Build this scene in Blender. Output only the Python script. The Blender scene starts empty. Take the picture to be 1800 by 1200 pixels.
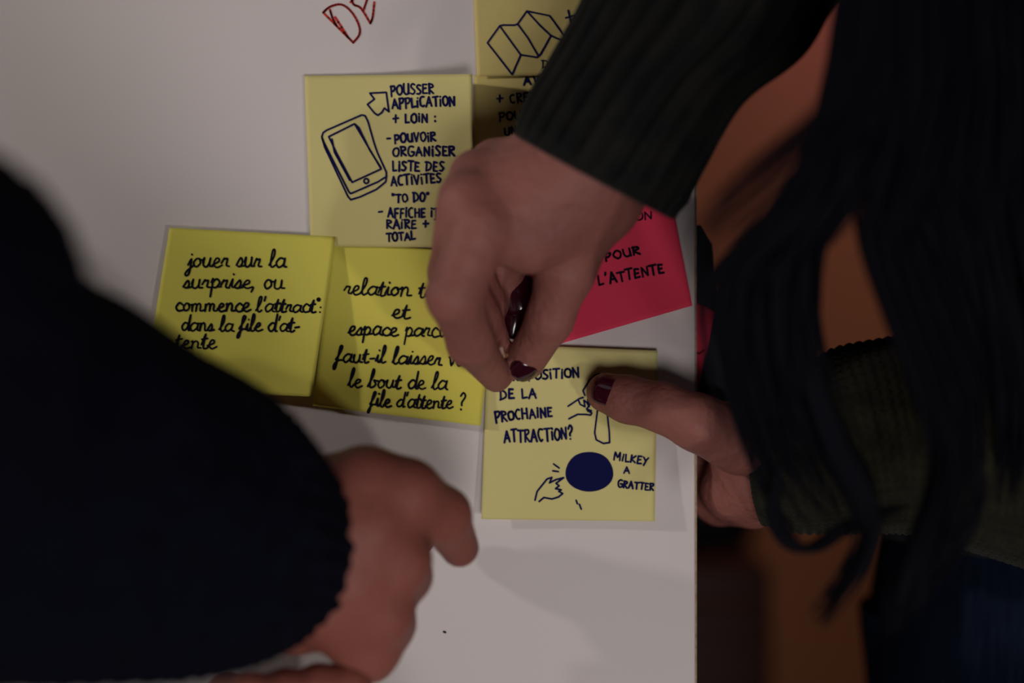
import bpy, math, random
import numpy as np
from mathutils import Vector
random.seed(7); RNG = np.random.RandomState(7)
C = bpy.context.scene.collection
D = 0.633; S = 0.0002533; ZC = 1.05
# ------------------------------------------------------------------ camera, world, lights
cam = bpy.data.cameras.new('camera'); camo = bpy.data.objects.new('camera', cam); C.objects.link(camo)
camo.location = (0, -D, ZC); camo.rotation_euler = (math.pi/2, 0, 0)
cam.sensor_width = 36; cam.lens = 36*D/(1800*S); cam.clip_start = 0.01
cam.dof.use_dof = True; cam.dof.focus_distance = D-0.018; cam.dof.aperture_fstop = 2.3
bpy.context.scene.camera = camo
vs = bpy.context.scene.view_settings
vs.view_transform = 'Standard'; vs.look = 'None'; vs.exposure = -0.32; vs.gamma = 1; vs.use_curve_mapping = False
w = bpy.data.worlds.new('world'); bpy.context.scene.world = w; w.use_nodes = True
w.node_tree.nodes['Background'].inputs[0].default_value = (0.5, 0.45, 0.6, 1)
w.node_tree.nodes['Background'].inputs[1].default_value = 0.02
def light(name, loc, target, size, power, col, shape='DISK', spread=180):
    l = bpy.data.lights.new(name, 'AREA'); l.shape = shape; l.size = size; l.energy = power; l.color = col
    l.spread = math.radians(spread)
    o = bpy.data.objects.new(name, l); C.objects.link(o); o.location = loc
    o.rotation_euler = (Vector(target)-Vector(loc)).to_track_quat('-Z', 'Y').to_euler(); return o
light('key_light', (0.08, -1.00, 0.68), (0.0, 0, 0.86), 0.34, 1.15, (1.0, 0.92, 0.92), spread=95)
light('side_lamp', (-0.88, -0.46, 1.31), (-0.03, 0, 1.19), 0.05, 0.30, (1.0, 0.90, 0.86), spread=50)
light('low_lamp', (0.46, -0.92, 0.74), (0, 0, 1.0), 0.06, 1.7, (1.0, 0.92, 0.88))
light('room_light', (-0.3, -1.9, 2.3), (0, 0, 1.0), 0.9, 0.7, (0.86, 0.80, 1.0))
light('warm_wall_light', (1.0, 0.75, 1.9), (0.75, 1.75, 1.15), 0.3, 3.2, (1.0, 0.64, 0.38))
light('pink_wall_light', (0.62, 1.50, 1.86), (0.62, 1.8, 1.66), 0.10, 0.42, (0.95, 0.32, 0.85))

# ------------------------------------------------------------------ helpers
def P(px, py, y=0.0):
    """photo pixel -> world point on the plane at distance y behind the board face"""
    k = S*(D+y)/D
    return Vector(((px-900)*k, y, ZC-(py-600)*k))
def PA(px, py, y):
    k = S*(D+y)/D
    return np.stack([(px-900)*k, y*np.ones_like(px), ZC-(py-600)*k], -1)
def mat(name, col, rough=0.7, noise=None, bump=None, spec=0.3, sss=0, metal=0, sheen=0):
    m = bpy.data.materials.new(name); m.use_nodes = True; nt = m.node_tree; b = nt.nodes['Principled BSDF']
    b.inputs['Base Color'].default_value = (*col, 1); b.inputs['Roughness'].default_value = rough
    b.inputs['Specular IOR Level'].default_value = spec; b.inputs['Metallic'].default_value = metal
    if sheen: b.inputs['Sheen Weight'].default_value = sheen
    if sss:
        b.inputs['Subsurface Weight'].default_value = sss; b.inputs['Subsurface Radius'].default_value = (0.006, 0.002, 0.001)
        b.inputs['Subsurface Scale'].default_value = 1.0
    tc = nt.nodes.new('ShaderNodeTexCoord')
    if noise:
        sc, col2, stretch = noise
        mp = nt.nodes.new('ShaderNodeMapping'); mp.inputs['Scale'].default_value = stretch
        n = nt.nodes.new('ShaderNodeTexNoise'); n.inputs['Scale'].default_value = sc; n.inputs['Detail'].default_value = 5
        r = nt.nodes.new('ShaderNodeValToRGB'); r.color_ramp.elements[0].position = 0.35; r.color_ramp.elements[1].position = 0.65
        r.color_ramp.elements[0].color = (*col, 1); r.color_ramp.elements[1].color = (*col2, 1)
        nt.links.new(tc.outputs['Object'], mp.inputs[0]); nt.links.new(mp.outputs[0], n.inputs['Vector'])
        nt.links.new(n.outputs['Fac'], r.inputs[0]); nt.links.new(r.outputs[0], b.inputs['Base Color'])
    if bump:
        sc, st = bump
        n = nt.nodes.new('ShaderNodeTexNoise'); n.inputs['Scale'].default_value = sc; n.inputs['Detail'].default_value = 6
        bm = nt.nodes.new('ShaderNodeBump'); bm.inputs['Strength'].default_value = st; bm.inputs['Distance'].default_value = 0.002
        nt.links.new(tc.outputs['Object'], n.inputs['Vector']); nt.links.new(n.outputs['Fac'], bm.inputs['Height'])
        nt.links.new(bm.outputs[0], b.inputs['Normal'])
    return m
one = (1, 1, 1)
M = dict(
 board=mat('board_card', (0.66, 0.62, 0.60), 0.85, (3, (0.70, 0.66, 0.64), one), (600, 0.05)),
 edge=mat('board_edge', (0.30, 0.20, 0.13), 0.8, (400, (0.42, 0.32, 0.22), one)),
 pale=mat('paper_pale_yellow', (0.66, 0.60, 0.24), 0.8, (8, (0.70, 0.64, 0.26), one), (300, 0.08)),
 vivid=mat('paper_bright_yellow', (0.72, 0.68, 0.11), 0.8, (8, (0.69, 0.63, 0.10), one), (300, 0.08)),
 ochre=mat('paper_warm_yellow', (0.66, 0.55, 0.20), 0.8, (8, (0.70, 0.59, 0.22), one), (300, 0.08)),
 red=mat('paper_red', (0.72, 0.035, 0.085), 0.75, (8, (0.78, 0.04, 0.10), one), (300, 0.08)),
 ink=mat('marker_ink_navy', (0.008, 0.009, 0.065), 0.9, spec=0.05),
 black=mat('marker_ink_black', (0.008, 0.008, 0.018), 0.9, spec=0.05),
 redink=mat('marker_ink_red', (0.55, 0.025, 0.015), 0.6),
 skin=mat('skin', (0.25, 0.090, 0.072), 0.6, (30, (0.31, 0.116, 0.094), one), (200, 0.6), 0.35, 0.08),
 skin2=mat('skin_ruddy', (0.22, 0.065, 0.048), 0.6, (22, (0.27, 0.088, 0.064), one), (260, 0.35), 0.35, 0.08),
 nail=mat('nail_polish_burgundy', (0.035, 0.003, 0.010), 0.12, spec=0.7),
 bare=mat('nail_bare', (0.62, 0.40, 0.34), 0.3, spec=0.5),
 olive=mat('wool_olive', (0.0060, 0.0068, 0.0075), 0.95, (60, (0.012, 0.0125, 0.0098), one), (500, 0.4), 0.12, sheen=0.04),
 navy=mat('wool_navy', (0.0012, 0.0018, 0.0055), 0.95, (120, (0.0025, 0.0036, 0.010), one), (400, 0.6), 0.1),
 knit=mat('wool_olive_lit', (0.0105, 0.0108, 0.0068), 0.95, (90, (0.020, 0.0195, 0.0098), one), (500, 0.4), 0.12, sheen=0.04),  # same sweater wool, brighter and yellower to stand in for warm light
 jeans=mat('denim', (0.0045, 0.009, 0.024), 0.9, (300, (0.008, 0.015, 0.034), (1, 1, 0.1)), (900, 0.4), 0.1),
 hair=mat('hair_dark', (0.0022, 0.0021, 0.0050), 0.7, spec=0.08),
 shoe=mat('leather_black', (0.02, 0.02, 0.02), 0.4),
 wall=mat('wall_ochre_plaster', (0.46, 0.225, 0.13), 0.9, (1.5, (0.40, 0.18, 0.10), one), (60, 0.1)),
 room=mat('wall_grey_plaster', (0.30, 0.27, 0.25), 0.9, (2, (0.34, 0.30, 0.28), one)),
 floor=mat('floor_wood', (0.20, 0.09, 0.04), 0.5, (6, (0.12, 0.05, 0.025), (1, 12, 1))),
 cab=mat('cabinet_wood', (0.085, 0.028, 0.020), 0.5, (5, (0.05, 0.020, 0.014), (1, 1, 10))),
 knob=mat('brass', (0.5, 0.35, 0.15), 0.3, metal=1),
 bag=mat('bag_fabric', (0.006, 0.007, 0.012), 0.9),
 clip=mat('clipboard_black', (0.008, 0.010, 0.018), 0.6),
 eye=mat('eye_white', (0.7, 0.7, 0.68), 0.2), metal=mat('steel', (0.3, 0.3, 0.3), 0.4, metal=1),
)
def link(name, verts, faces, material, parent=None, smooth=False):
    me = bpy.data.meshes.new(name); me.from_pydata([tuple(map(float, v)) for v in verts], [], [tuple(map(int, f)) for f in faces])
    me.materials.append(material); me.update()
    if smooth: me.polygons.foreach_set('use_smooth', [True]*len(me.polygons))
    o = bpy.data.objects.new(name, me); C.objects.link(o)
    if parent is not None:
        o.parent = parent; o.location = -parent.location
    return o
def merge(parts):
    V, F, n = [], [], 0
    for v, f in parts:
        V.extend([tuple(p) for p in v]); F.extend([tuple(i+n for i in q) for q in f]); n += len(v)
    return V, F
def box(x0, x1, y0, y1, z0, z1):
    v = [(x, y, z) for x in (x0, x1) for y in (y0, y1) for z in (z0, z1)]
    return v, [(0, 1, 3, 2), (4, 6, 7, 5), (0, 4, 5, 1), (2, 3, 7, 6), (0, 2, 6, 4), (1, 5, 7, 3)]
def bevel(o, wd, seg=2):
    m = o.modifiers.new('bevel', 'BEVEL'); m.width = wd; m.segments = seg; m.limit_method = 'ANGLE'
def empty(name, loc, label, cat, group=None):
    o = bpy.data.objects.new(name, None); C.objects.link(o); o.location = loc; o.empty_display_size = 0.05
    o['label'] = label; o['category'] = cat
    if group: o['group'] = group
    return o
def catmull(pts, per):
    pts = np.array(pts, float); n = len(pts)
    if n == 2:
        t = np.linspace(0, 1, per+1)[:, None]; return pts[0]*(1-t)+pts[1]*t
    q = np.vstack([2*pts[0]-pts[1], pts, 2*pts[-1]-pts[-2]]); out = []
    t = np.linspace(0, 1, per, endpoint=False)[:, None]
    for i in range(n-1):
        a, b, c, d = q[i], q[i+1], q[i+2], q[i+3]
        out.append(0.5*((2*b)+(c-a)*t+(2*a-5*b+4*c-d)*t*t+(3*b-a-3*c+d)*t**3))
    out.append(pts[-1][None]); return np.vstack(out)

# ------------------------------------------------------------------ room
def struct(name, bx, m):
    o = link(name, *bx, m); o['kind'] = 'structure'; return o
struct('floor', box(-3.1, 3.1, -3.1, 1.9, -0.1, 0), M['floor'])
struct('ceiling', box(-3.1, 3.1, -3.1, 1.9, 2.6, 2.7), M['room'])
struct('wall_back', box(-3.1, 3.1, 1.8, 1.9, 0, 2.6), M['wall'])
struct('wall_left', box(-3.1, -3.0, -3.0, 1.8, 0, 2.6), M['room'])
struct('wall_right', box(3.0, 3.1, -3.0, 1.8, 0, 2.6), M['room'])
struct('wall_front', box(-3.1, 3.1, -3.1, -3.0, 0, 2.6), M['room'])
struct('baseboard_back', box(-3.0, 3.0, 1.785, 1.8, 0, 0.09), M['cab'])

# ------------------------------------------------------------------ ribbons of ink
def capsules(poly, wpx, hfun, lift=0.00018):
    """flat marker stroke along a pixel polyline, laid on a surface y = -hfun(px,py)"""
    V, F = [], []
    poly = np.array(poly, float)
    for a, b in zip(poly[:-1], poly[1:]):
        L = np.linalg.norm(b-a)
        if L < 0.05: continue
        k = max(1, int(L/9))
        for j in range(k):
            p, q = a+(b-a)*j/k, a+(b-a)*(j+1)/k
            d = (q-p)/np.linalg.norm(q-p); n = np.array([-d[1], d[0]]); r = wpx/2
            ring = [p+n*r, p+n*r*.6-d*r*.8, p-n*r*.6-d*r*.8, p-n*r, q-n*r, q-n*r*.6+d*r*.8, q+n*r*.6+d*r*.8, q+n*r]
            i0 = len(V)
            for c in ring: V.append(tuple(P(c[0], c[1], -hfun(c[0], c[1])-lift)))
            F.append(tuple(range(i0, i0+8)))
    return V, F
def arc(cx, cy, rx, ry, a0, a1, n=9):
    return [(cx+rx*math.cos(math.radians(a0+(a1-a0)*i/n)), cy+ry*math.sin(math.radians(a0+(a1-a0)*i/n))) for i in range(n+1)]
# capital glyphs: (width, strokes) in a box of height 1, y up
CAP = {
'A': (.75, [[(0, 0), (.34, 1), (.7, 0)], [(.12, .38), (.6, .36)]]),
'B': (.65, [[(.05, 0), (.05, 1)], [(.0, 1), (.4, .95), (.5, .75), (.08, .52), (.55, .4), (.55, .1), (0, 0)]]),
'C': (.65, [arc(.36, .5, .34, .5, 60, 300)]),
'D': (.72, [[(.08, 0), (.08, 1)], [(-.05, 1), (.35, .95), (.62, .6), (.5, .2), (0, 0)]]),
'E': (.6, [[(.5, .95), (.08, .98), (.05, .02), (.55, .04)], [(.05, .5), (.42, .52)]]),
'F': (.58, [[(.55, 1), (.08, .96), (.05, -.05)], [(.05, .5), (.42, .5)]]),
'G': (.72, [arc(.38, .5, .36, .5, 55, 330), [(.4, .45), (.72, .42), (.68, .1)]]),
'H': (.7, [[(.05, 1), (.05, 0)], [(.62, 1), (.6, 0)], [(.05, .52), (.6, .5)]]),
'i': (.25, [[(.1, .7), (.1, 0)], [(.1, .98), (.14, .94)]]),
'I': (.25, [[(.1, 1), (.1, 0)]]),
'J': (.5, [[(.4, 1), (.4, .2), (.2, 0), (0, .2)]]),
'K': (.65, [[(.05, 1), (.05, 0)], [(.55, .98), (.06, .45), (.6, 0)]]),
'L': (.55, [[(.05, 1), (.05, .02), (.52, .06)]]),
'M': (.85, [[(.02, 0), (.1, 1), (.4, .35), (.7, 1), (.78, 0)]]),
'N': (.72, [[(.05, 0), (.07, 1), (.6, .02), (.62, 1)]]),
'O': (.7, [arc(.34, .5, .33, .48, 90, 450, 12)]),
'P': (.62, [[(.08, -.1), (.06, 1)], [(0, .96), (.45, .98), (.55, .7), (.35, .48), (.08, .45)]]),
'R': (.65, [[(.06, 0), (.06, 1)], [(0, .98), (.45, .95), (.52, .7), (.1, .5), (.6, 0)]]),
'S': (.6, [[(.55, .92), (.25, 1), (.06, .78), (.3, .52), (.52, .28), (.3, .02), (0, .08)]]),
'T': (.68, [[(-.02, .98), (.68, 1)], [(.34, 1), (.32, 0)]]),
'U': (.7, [[(.05, 1), (.06, .25), (.3, 0), (.55, .2), (.6, 1), (.62, 0)]]),
'V': (.68, [[(0, 1), (.3, 0), (.62, 1)]]),
'X': (.65, [[(0, 1), (.6, 0)], [(.6, 1), (0, 0)]]),
'Y': (.65, [[(0, 1), (.3, .5), (.62, 1)], [(.3, .5), (.15, -.1)]]),
'+': (.75, [[(.05, .45), (.7, .5)], [(.4, .85), (.34, .1)]]),
'-': (.5, [[(.05, .5), (.42, .55)]]), ':': (.3, [[(.1, .6), (.13, .56)], [(.1, .12), (.13, .08)]]),
'"': (.4, [[(.08, 1.05), (.06, .82)], [(.26, 1.05), (.24, .82)]]),
"'": (.28, [[(.14, 1.1), (.08, .85)]]),
'?': (.62, [[(.05, .8), (.25, 1.08), (.55, .9), (.45, .6), (.25, .4), (.25, .25)], [(.22, 0), (.26, -.02)]]),
' ': (.42, []), ',': (.3, [[(.14, .08), (.02, -.22)]]),
}
# lower case: x-height 1, joined cursive
LOW = {
'a': (1.05, [[(.85, .85), (.4, 1), (.05, .5), (.3, .02), (.75, .35), (.88, .95), (.82, .2), (1.1, .05)]]),
'b': (.95, [[(-.05, .1), (.35, 1.4), (.4, 2.0), (.2, 1.9), (.12, .3), (.4, 0), (.75, .4), (.5, .85), (.75, .8), (1.0, .75)]]),
'c': (.85, [[(.75, .8), (.4, 1), (.06, .5), (.35, .02), (.9, .15)]]),
'd': (1.05, [[(.8, .85), (.4, 1), (.05, .5), (.3, .02), (.75, .4), (.9, 2.0), (.84, .2), (1.1, .05)]]),
'e': (.85, [[(-.05, .3), (.5, .6), (.55, .95), (.25, .95), (.08, .4), (.4, 0), (.9, .2)]]),
'f': (.7, [[(-.05, .3), (.35, 1.2), (.5, 1.9), (.25, 1.9), (.15, .5), (.05, -.7), (-.15, -.8), (-.1, -.3), (.3, .25), (.7, .25)]]),
'i': (.5, [[(.0, .2), (.2, .95), (.2, .15), (.5, .1)], [(.24, 1.5), (.28, 1.45)]]),
'j': (.5, [[(.0, .3), (.25, .98), (.22, -.5), (-.05, -.9), (-.2, -.6), (.15, -.1), (.5, .2)], [(.27, 1.5), (.31, 1.45)]]),
'l': (.6, [[(-.05, .2), (.35, 1.2), (.4, 1.95), (.18, 1.9), (.1, .4), (.3, 0), (.6, .2)]]),
'm': (1.5, [[(.05, .9), (.1, 0), (.15, .7), (.4, .98), (.55, .7), (.55, 0), (.6, .7), (.85, .98), (1.0, .7), (1.02, .15), (1.3, .05), (1.5, .2)]]),
'n': (1.05, [[(.02, .85), (.12, .9), (.12, 0), (.2, .7), (.5, .98), (.68, .7), (.7, .12), (1.05, .1)]]),
'o': (.9, [[(.6, .95), (.3, .98), (.05, .5), (.3, .02), (.7, .45), (.5, .95), (.65, .8), (.95, .85)]]),
'p': (.95, [[(.0, .6), (.16, .95), (.12, -.9)], [(.14, .6), (.45, .98), (.75, .6), (.5, .05), (.2, .1)], [(.6, .1), (.95, .15)]]),
'r': (.75, [[(-.02, .4), (.15, .95), (.22, .85), (.5, .9), (.42, .2), (.75, .1)]]),
's': (.7, [[(-.05, .15), (.35, .95), (.5, .45), (.35, .03), (.1, .1)], [(.4, .05), (.75, .15)]]),
't': (.65, [[(.0, .4), (.28, 1.6), (.2, .2), (.4, 0), (.68, .15)], [(-.05, 1.0), (.55, 1.1)]]),
'u': (1.0, [[(.0, .5), (.1, .95), (.1, .2), (.4, .02), (.65, .4), (.68, .95), (.7, .15), (1.02, .1)]]),
'v': (.8, [[(.0, .9), (.1, .9), (.3, .05), (.6, .9), (.8, .8)]]),
"'": (.35, [[(.2, 1.9), (.14, 1.4)]]), ',': (.35, [[(.15, .1), (.0, -.4)]]), '-': (.7, [[(.1, .5), (.55, .55)]]),
'?': (.8, [[(.1, 1.6), (.4, 2.0), (.7, 1.6), (.4, .9), (.38, .5)], [(.36, .05), (.4, 0)]]), ' ': (.7, []),
'°': (.4, [arc(.2, 1.6, .13, .15, 0, 360, 7)]), ':': (.35, [[(.1, .7), (.14, .65)], [(.1, .1), (.14, .05)]]),
}
def text(s, x0, y0, x1, y1, h, wpx, hfun, font=CAP, smooth=False, jit=.035):
    tot = sum(font[c][0] for c in s)+(.16*len(s) if font is CAP else 0)
    adv = 0; parts = []
    ax = np.array([x1-x0, y1-y0], float); L = np.linalg.norm(ax); ex = ax/L; ey = np.array([ex[1], -ex[0]])
    if ey[1] > 0: ey = -ey
    sc = L/tot
    for c in s:
        wd, strokes = font[c]; hs = 1+random.uniform(-.08, .08); bo = random.uniform(-.05, .05)
        for st in strokes:
            pts = np.array([(adv+u+random.uniform(-jit, jit), v*hs+bo+random.uniform(-jit, jit)) for u, v in st])
            if smooth or len(st) > 4: pts = catmull(pts, 3)
            pix = np.array([x0, y0])+pts[:, :1]*sc*ex+pts[:, 1:]*h*ey+(pts[:, 1:]*h*.12*ex if not font is CAP else 0)
            parts.append(capsules(pix, wpx*random.uniform(.9, 1.1), hfun))
        adv += wd+(.16 if font is CAP else 0)
    return merge(parts)
def draw(strokes, wpx, hfun, ox=0, oy=0, sc=1, smooth=False):
    out = []
    for st in strokes:
        p = np.array(st, float)/sc+np.array([ox, oy])
        if smooth and len(p) > 2: p = catmull(p, 4)
        out.append(capsules(p, wpx, hfun))
    return merge(out)

# ------------------------------------------------------------------ display board
BX = (1225-900)*S
bd = empty('display_board', (-0.5, 0.005, 0), 'large white freestanding presentation board carrying the sticky notes', 'board')
o = link('panel', *box(-1.25, BX-0.0008, 0.0, 0.010, 0.10, 1.95), M['board'], bd); bevel(o, 0.0006)
link('edge_band', *box(BX-0.0008, BX, 0.0004, 0.0098, 0.10, 1.95), M['edge'], bd)
for fx in (-1.0, -0.1):
    o = link('foot', *merge([box(fx-.03, fx+.03, -.0, .012, .0, .11), box(fx-.03, fx+.03, -.22, .22, 0, .03)]), M['metal'], bd)
flat = lambda x, y: 0.0
L_ = [[(568, 22), (580, 12), (600, 8), (617, 20), (630, 42), (632, 60), (621, 75)], [(621, 75), (604, 58), (568, 22)], [(580, 17), (584, 30), (592, 46)],
      [(589, 30), (612, 66)]]
E_ = [[(616, -14), (621, 7), (634, 14), (651, 41)], [(651, 41), (655, 30), (658, 4)], [(639, 18), (645, 0), (652, -20)], [(628, -8), (616, 4)]]
o = link('red_lettering', *merge([draw(L_, 4.2, flat, smooth=True), draw(E_, 4.2, flat, smooth=True)]), M['redink'], bd)
o['label'] = 'red marker letters at the top edge'
link('pen_dot', *draw([[(780, 1110), (783, 1111)]], 4, flat), M['black'], bd)

# ------------------------------------------------------------------ sticky notes
def note(name_label, corners, hfun, m, group='sticky notes on the board', plane=0.0):
    TL, TR, BR, BL = [np.array(c, float) for c in corners]
    N = 40; V, F = [], []
    for s_, off in ((0, 0.0), (1, 0.00012)):
        for j in range(N+1):
            for i in range(N+1):
                u, v = i/N, j/N
                p = TL*(1-u)*(1-v)+TR*u*(1-v)+BR*u*v+BL*(1-u)*v
                V.append(tuple(P(p[0], p[1], plane-hfun(p[0], p[1])+off)))
    n1 = N+1; B = n1*n1
    for j in range(N):
        for i in range(N):
            a = j*n1+i; F.append((a, a+n1, a+n1+1, a+1)); F.append((B+a, B+a+1, B+a+n1+1, B+a+n1))
    for i in range(N):
        F.append((i, i+1, B+i+1, B+i)); a = N*n1+i; F.append((a, B+a, B+a+1, a+1))
        a = i*n1; F.append((a, B+a, B+a+n1, a+n1)); a = i*n1+N; F.append((a, a+n1, B+a+n1, B+a))
    c = sum([TL, TR, BR, BL])/4; o = empty('sticky_note', P(c[0], c[1], plane-hfun(c[0], c[1])), name_label, 'sticky note', group)
    link('paper', V, F, m, o, True)
    return o
def uv(corners):
    TL, TR, BR, BL = [np.array(c, float) for c in corners]; ex = TR-TL; ey = BL-TL
    A = np.linalg.inv(np.array([[ex[0], ey[0]], [ex[1], ey[1]]]))
    return lambda x, y: A @ (np.array([x, y])-TL)
def lifted(corners, base, lift, side=0.0, pw=2.0):
    f = uv(corners)
    def h(x, y):
        u, v = f(x, y); v = max(0, v); return base+lift*v**pw*(1+side*(u-.5))+0.0006*math.sin(u*5+corners[0][0])*v
    return h
c1 = [(535, 133), (830, 130), (838, 436), (546, 432)]
_f1 = uv(c1)
def h1(x, y):
    u, v = _f1(x, y); u = min(max(u, 0), 1); v = min(max(v, 0), 1)
    return 0.0026+0.0135*u**3*(1-v)**1.2+0.0012*v
n1 = note('pale yellow note with a phone drawing and blue capital lettering', c1, h1, M['pale'])
ph = [[(232, 495), (240, 470), (262, 455), (480, 360), (500, 365), (518, 400), (555, 530), (575, 590), (632, 715), (632, 742), (580, 775), (412, 848), (400, 838), (240, 520), (232, 495)],
      [(232, 500), (250, 560), (395, 868), (412, 886), (470, 868), (570, 822), (628, 775), (634, 735)],
      [(275, 495), (435, 415), (600, 695), (420, 778), (320, 590), (275, 495)], [(435, 415), (462, 440), (530, 580), (600, 690)], [(295, 510), (310, 590), (405, 765)],
      [(236, 505), (250, 545), (262, 590)], arc(508, 770, 15, 15, 0, 360),
      [(530, 225), (632, 220), (648, 340), (620, 318), (604, 345), (580, 362), (560, 350), (515, 295), (558, 262), (530, 225)]]
tx = [text(*a, 3.8, h1) for a in [("POUSSER", 687, 167, 765, 164, 17), ("APPLiCATiON", 690, 190, 802, 185, 17), ("+ LOiN :", 690, 216, 770, 214, 16),
      ("-", 679, 250, 690, 250, 12), ("POUVOiR", 694, 251, 768, 247, 15), ("ORGANiSER", 691, 275, 802, 273, 16), ("LiSTE DES", 690, 300, 783, 301, 16),
      ("ACTiViTES", 688, 327, 778, 320, 17), ('"TO DO"', 689, 356, 757, 354, 15), ("-", 665, 380, 677, 380, 14), ("AFFiCHE iTiNE", 682, 382, 800, 381, 16),
      ("RAiRE + TEMPS", 680, 402, 826, 399, 15), ("TOTAL", 680, 424, 732, 421, 14)]]
link('drawing', *draw(ph, 3.5, h1, 500, 100, 3.53), M['ink'], n1); link('handwriting', *merge(tx), M['ink'], n1)

cm_ = [(826, -167), (1130, -172), (1136, 131), (838, 134)]
cn3 = [(833, 132), (1130, 130), (1128, 428), (836, 430)]
h3 = lifted(cn3, 0.0010, 0.0012)
n3 = note('warm yellow note under the map note, its lettering running beneath the cuff', cn3, h3, M['ochre'])
link('handwriting', *merge([text(*a, 3.6, h3) for a in [("AVEC LE", 921, 149, 1020, 142, 14), ("+", 873, 181, 888, 180, 16), ("CREER LA", 897, 181, 990, 172, 15),
     ("POUR LA", 878, 212, 970, 204, 14), ("UN", 887, 238, 912, 236, 14)]]), M['ink'], n3)
hm = lifted(cm_, 0.0012, 0.0022)
nm = note('yellow note with a folded map drawing at the top of the board', cm_, hm, M['ochre'])
mp = [[(170, 348), (270, 210), (300, 203), (390, 205), (415, 195), (490, 90), (675, 128), (800, 300)], [(170, 348), (270, 475), (370, 605)], [(370, 605), (440, 445), (570, 465), (600, 440), (685, 290), (790, 335)],
      [(270, 210), (345, 315), (440, 445)], [(415, 195), (500, 310), (580, 450)], [(490, 90), (600, 210), (685, 290)], [(825, 85), (850, 185)], [(805, 145), (900, 120)]]
link('drawing', *draw(mp, 3.4, hm, 820, 0, 4.617), M['ink'], nm)
link('handwriting', *text("DES", 953, 119, 1000, 117, 13, 2.4, hm), M['ink'], nm)

cj = [(298, 400), (590, 416), (548, 697), (252, 683)]
_fj = uv(cj)
def hj(x, y):
    u, v = _fj(x, y); u = min(max(u, 0), 1); v = min(max(v, 0), 1)
    return 0.0042+0.0125*u**3*v**1.1+0.0015*v
nj = note('bright yellow note of five cursive lines, leftmost, partly behind the navy sleeve', cj, hj, M['vivid'])
link('handwriting', *merge([text(*a, 3.7, hj, LOW, True) for a in [("jouer sur la", 330, 470, 503, 469, 16), ("surprise, ou", 322, 506, 500, 508, 15.5),
     ("commence l'attract°:", 308, 546, 566, 549, 14), ("dans la file d'at-", 318, 581, 527, 583, 14), ("tente", 308, 613, 380, 613, 15)]]), M['black'], nj)
cr = [(585, 421), (880, 451), (845, 748), (550, 713)]
hr = lifted(cr, 0.0024, 0.0045, 0.8)
nr = note('bright yellow note of cursive lines with a question mark, middle of the lower row', cr, hr, M['vivid'])
link('handwriting', *merge([text(*a, 3.7, hr, LOW, True) for a in [("relation temps", 604, 517, 822, 525, 15), ("et", 689, 560, 720, 560, 16), ("espace parcouru", 612, 588, 832, 594, 15),
     ("faut-il laisser voir", 590, 636, 838, 644, 15), ("le bout de la", 612, 680, 786, 685, 15), ("file d'attente ?", 650, 714, 816, 719, 14)]]), M['black'], nr)
cd = [(871, 326), (1159, 243), (1217, 537), (929, 620)]
hd = lifted(cd, 0.0042, 0.004)
nd = note('red note tilted beneath the pinching hand, black lettering', cd, hd, M['red'])
link('handwriting', *merge([text("POUR", 1064, 458, 1130, 446, 13, 3.8, hd), text("L'ATTENTE", 1053, 501, 1171, 479, 17, 4.0, hd), text("SOLUTION", 1035, 395, 1150, 384, 13, 3.0, hd)]), M['black'], nd)
cp = [(857, 604), (1156, 616), (1151, 916), (846, 912)]
hp = lifted(cp, 0.0034, 0.0035)
npn = note('pale yellow note pressed by the thumb, lowest of the notes', cp, hp, M['pale'])
dr = [[(815, 400), (812, 470), (795, 600), (805, 645), (850, 668), (888, 662), (886, 600), (868, 430)], [(735, 370), (722, 340), (760, 280), (795, 245), (820, 235), (850, 245), (870, 262)],
      [(630, 437), (700, 390), (725, 382)], [(695, 400), (705, 425), (735, 440), (728, 400), (745, 412), (762, 440), (752, 395), (790, 360), (770, 420), (745, 455), (775, 465)],
      [(635, 515), (690, 487), (740, 488), (770, 492), (778, 478), (750, 465)], [(790, 440), (812, 400)],
      [(425, 1020), (438, 965), (500, 888), (530, 878), (515, 912), (555, 892), (603, 880)], [(603, 880), (555, 915), (575, 930), (552, 948), (588, 955), (572, 965), (597, 978), (570, 1000), (530, 1012), (480, 1003), (450, 1028)],
      [(540, 795), (575, 820)], [(535, 838), (570, 842)], [(680, 1020), (688, 1042)], [(700, 1045), (712, 1075)]]
link('drawing', *draw(dr, 3.3, hp, 820, 590, 3.529), M['ink'], npn)
# plain filled ink blot, a generic stand-in for the design on the note
bl = [(1036+42*math.cos(a)*(1+.03*math.sin(3*a)), 829+36*math.sin(a)*(1+.03*math.cos(2*a))) for a in np.linspace(0, 2*math.pi, 41)[:-1]]
fan = [tuple(P(1036, 829, -hp(1036, 829)-.00018))]+[tuple(P(x, y, -hp(x, y)-.00018)) for x, y in bl]
o = link('ink_blot', fan, [(0, 1+(i+1) % 40, 1+i) for i in range(40)], M['ink'], npn); o['label'] = 'solid navy ink blot'
link('handwriting', *merge([text(*a, w_, hp) for a, w_ in [(("PROPOSiTiON", 889, 670, 1021, 662, 17), 4.0), (("DE LA", 879, 702, 946, 698, 16), 4.0), (("PROCHAiNE", 871, 741, 974, 731, 17), 4.0),
     (("ATTRACTiON?", 887, 778, 1010, 771, 21), 4.0), (("MiLKEY", 1079, 808, 1141, 817, 13), 3.4), (("A", 1097, 832, 1109, 832, 11), 3.4), (("GRATTER", 1086, 856, 1151, 862, 12), 3.4)]]), M['ink'], npn)

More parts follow.
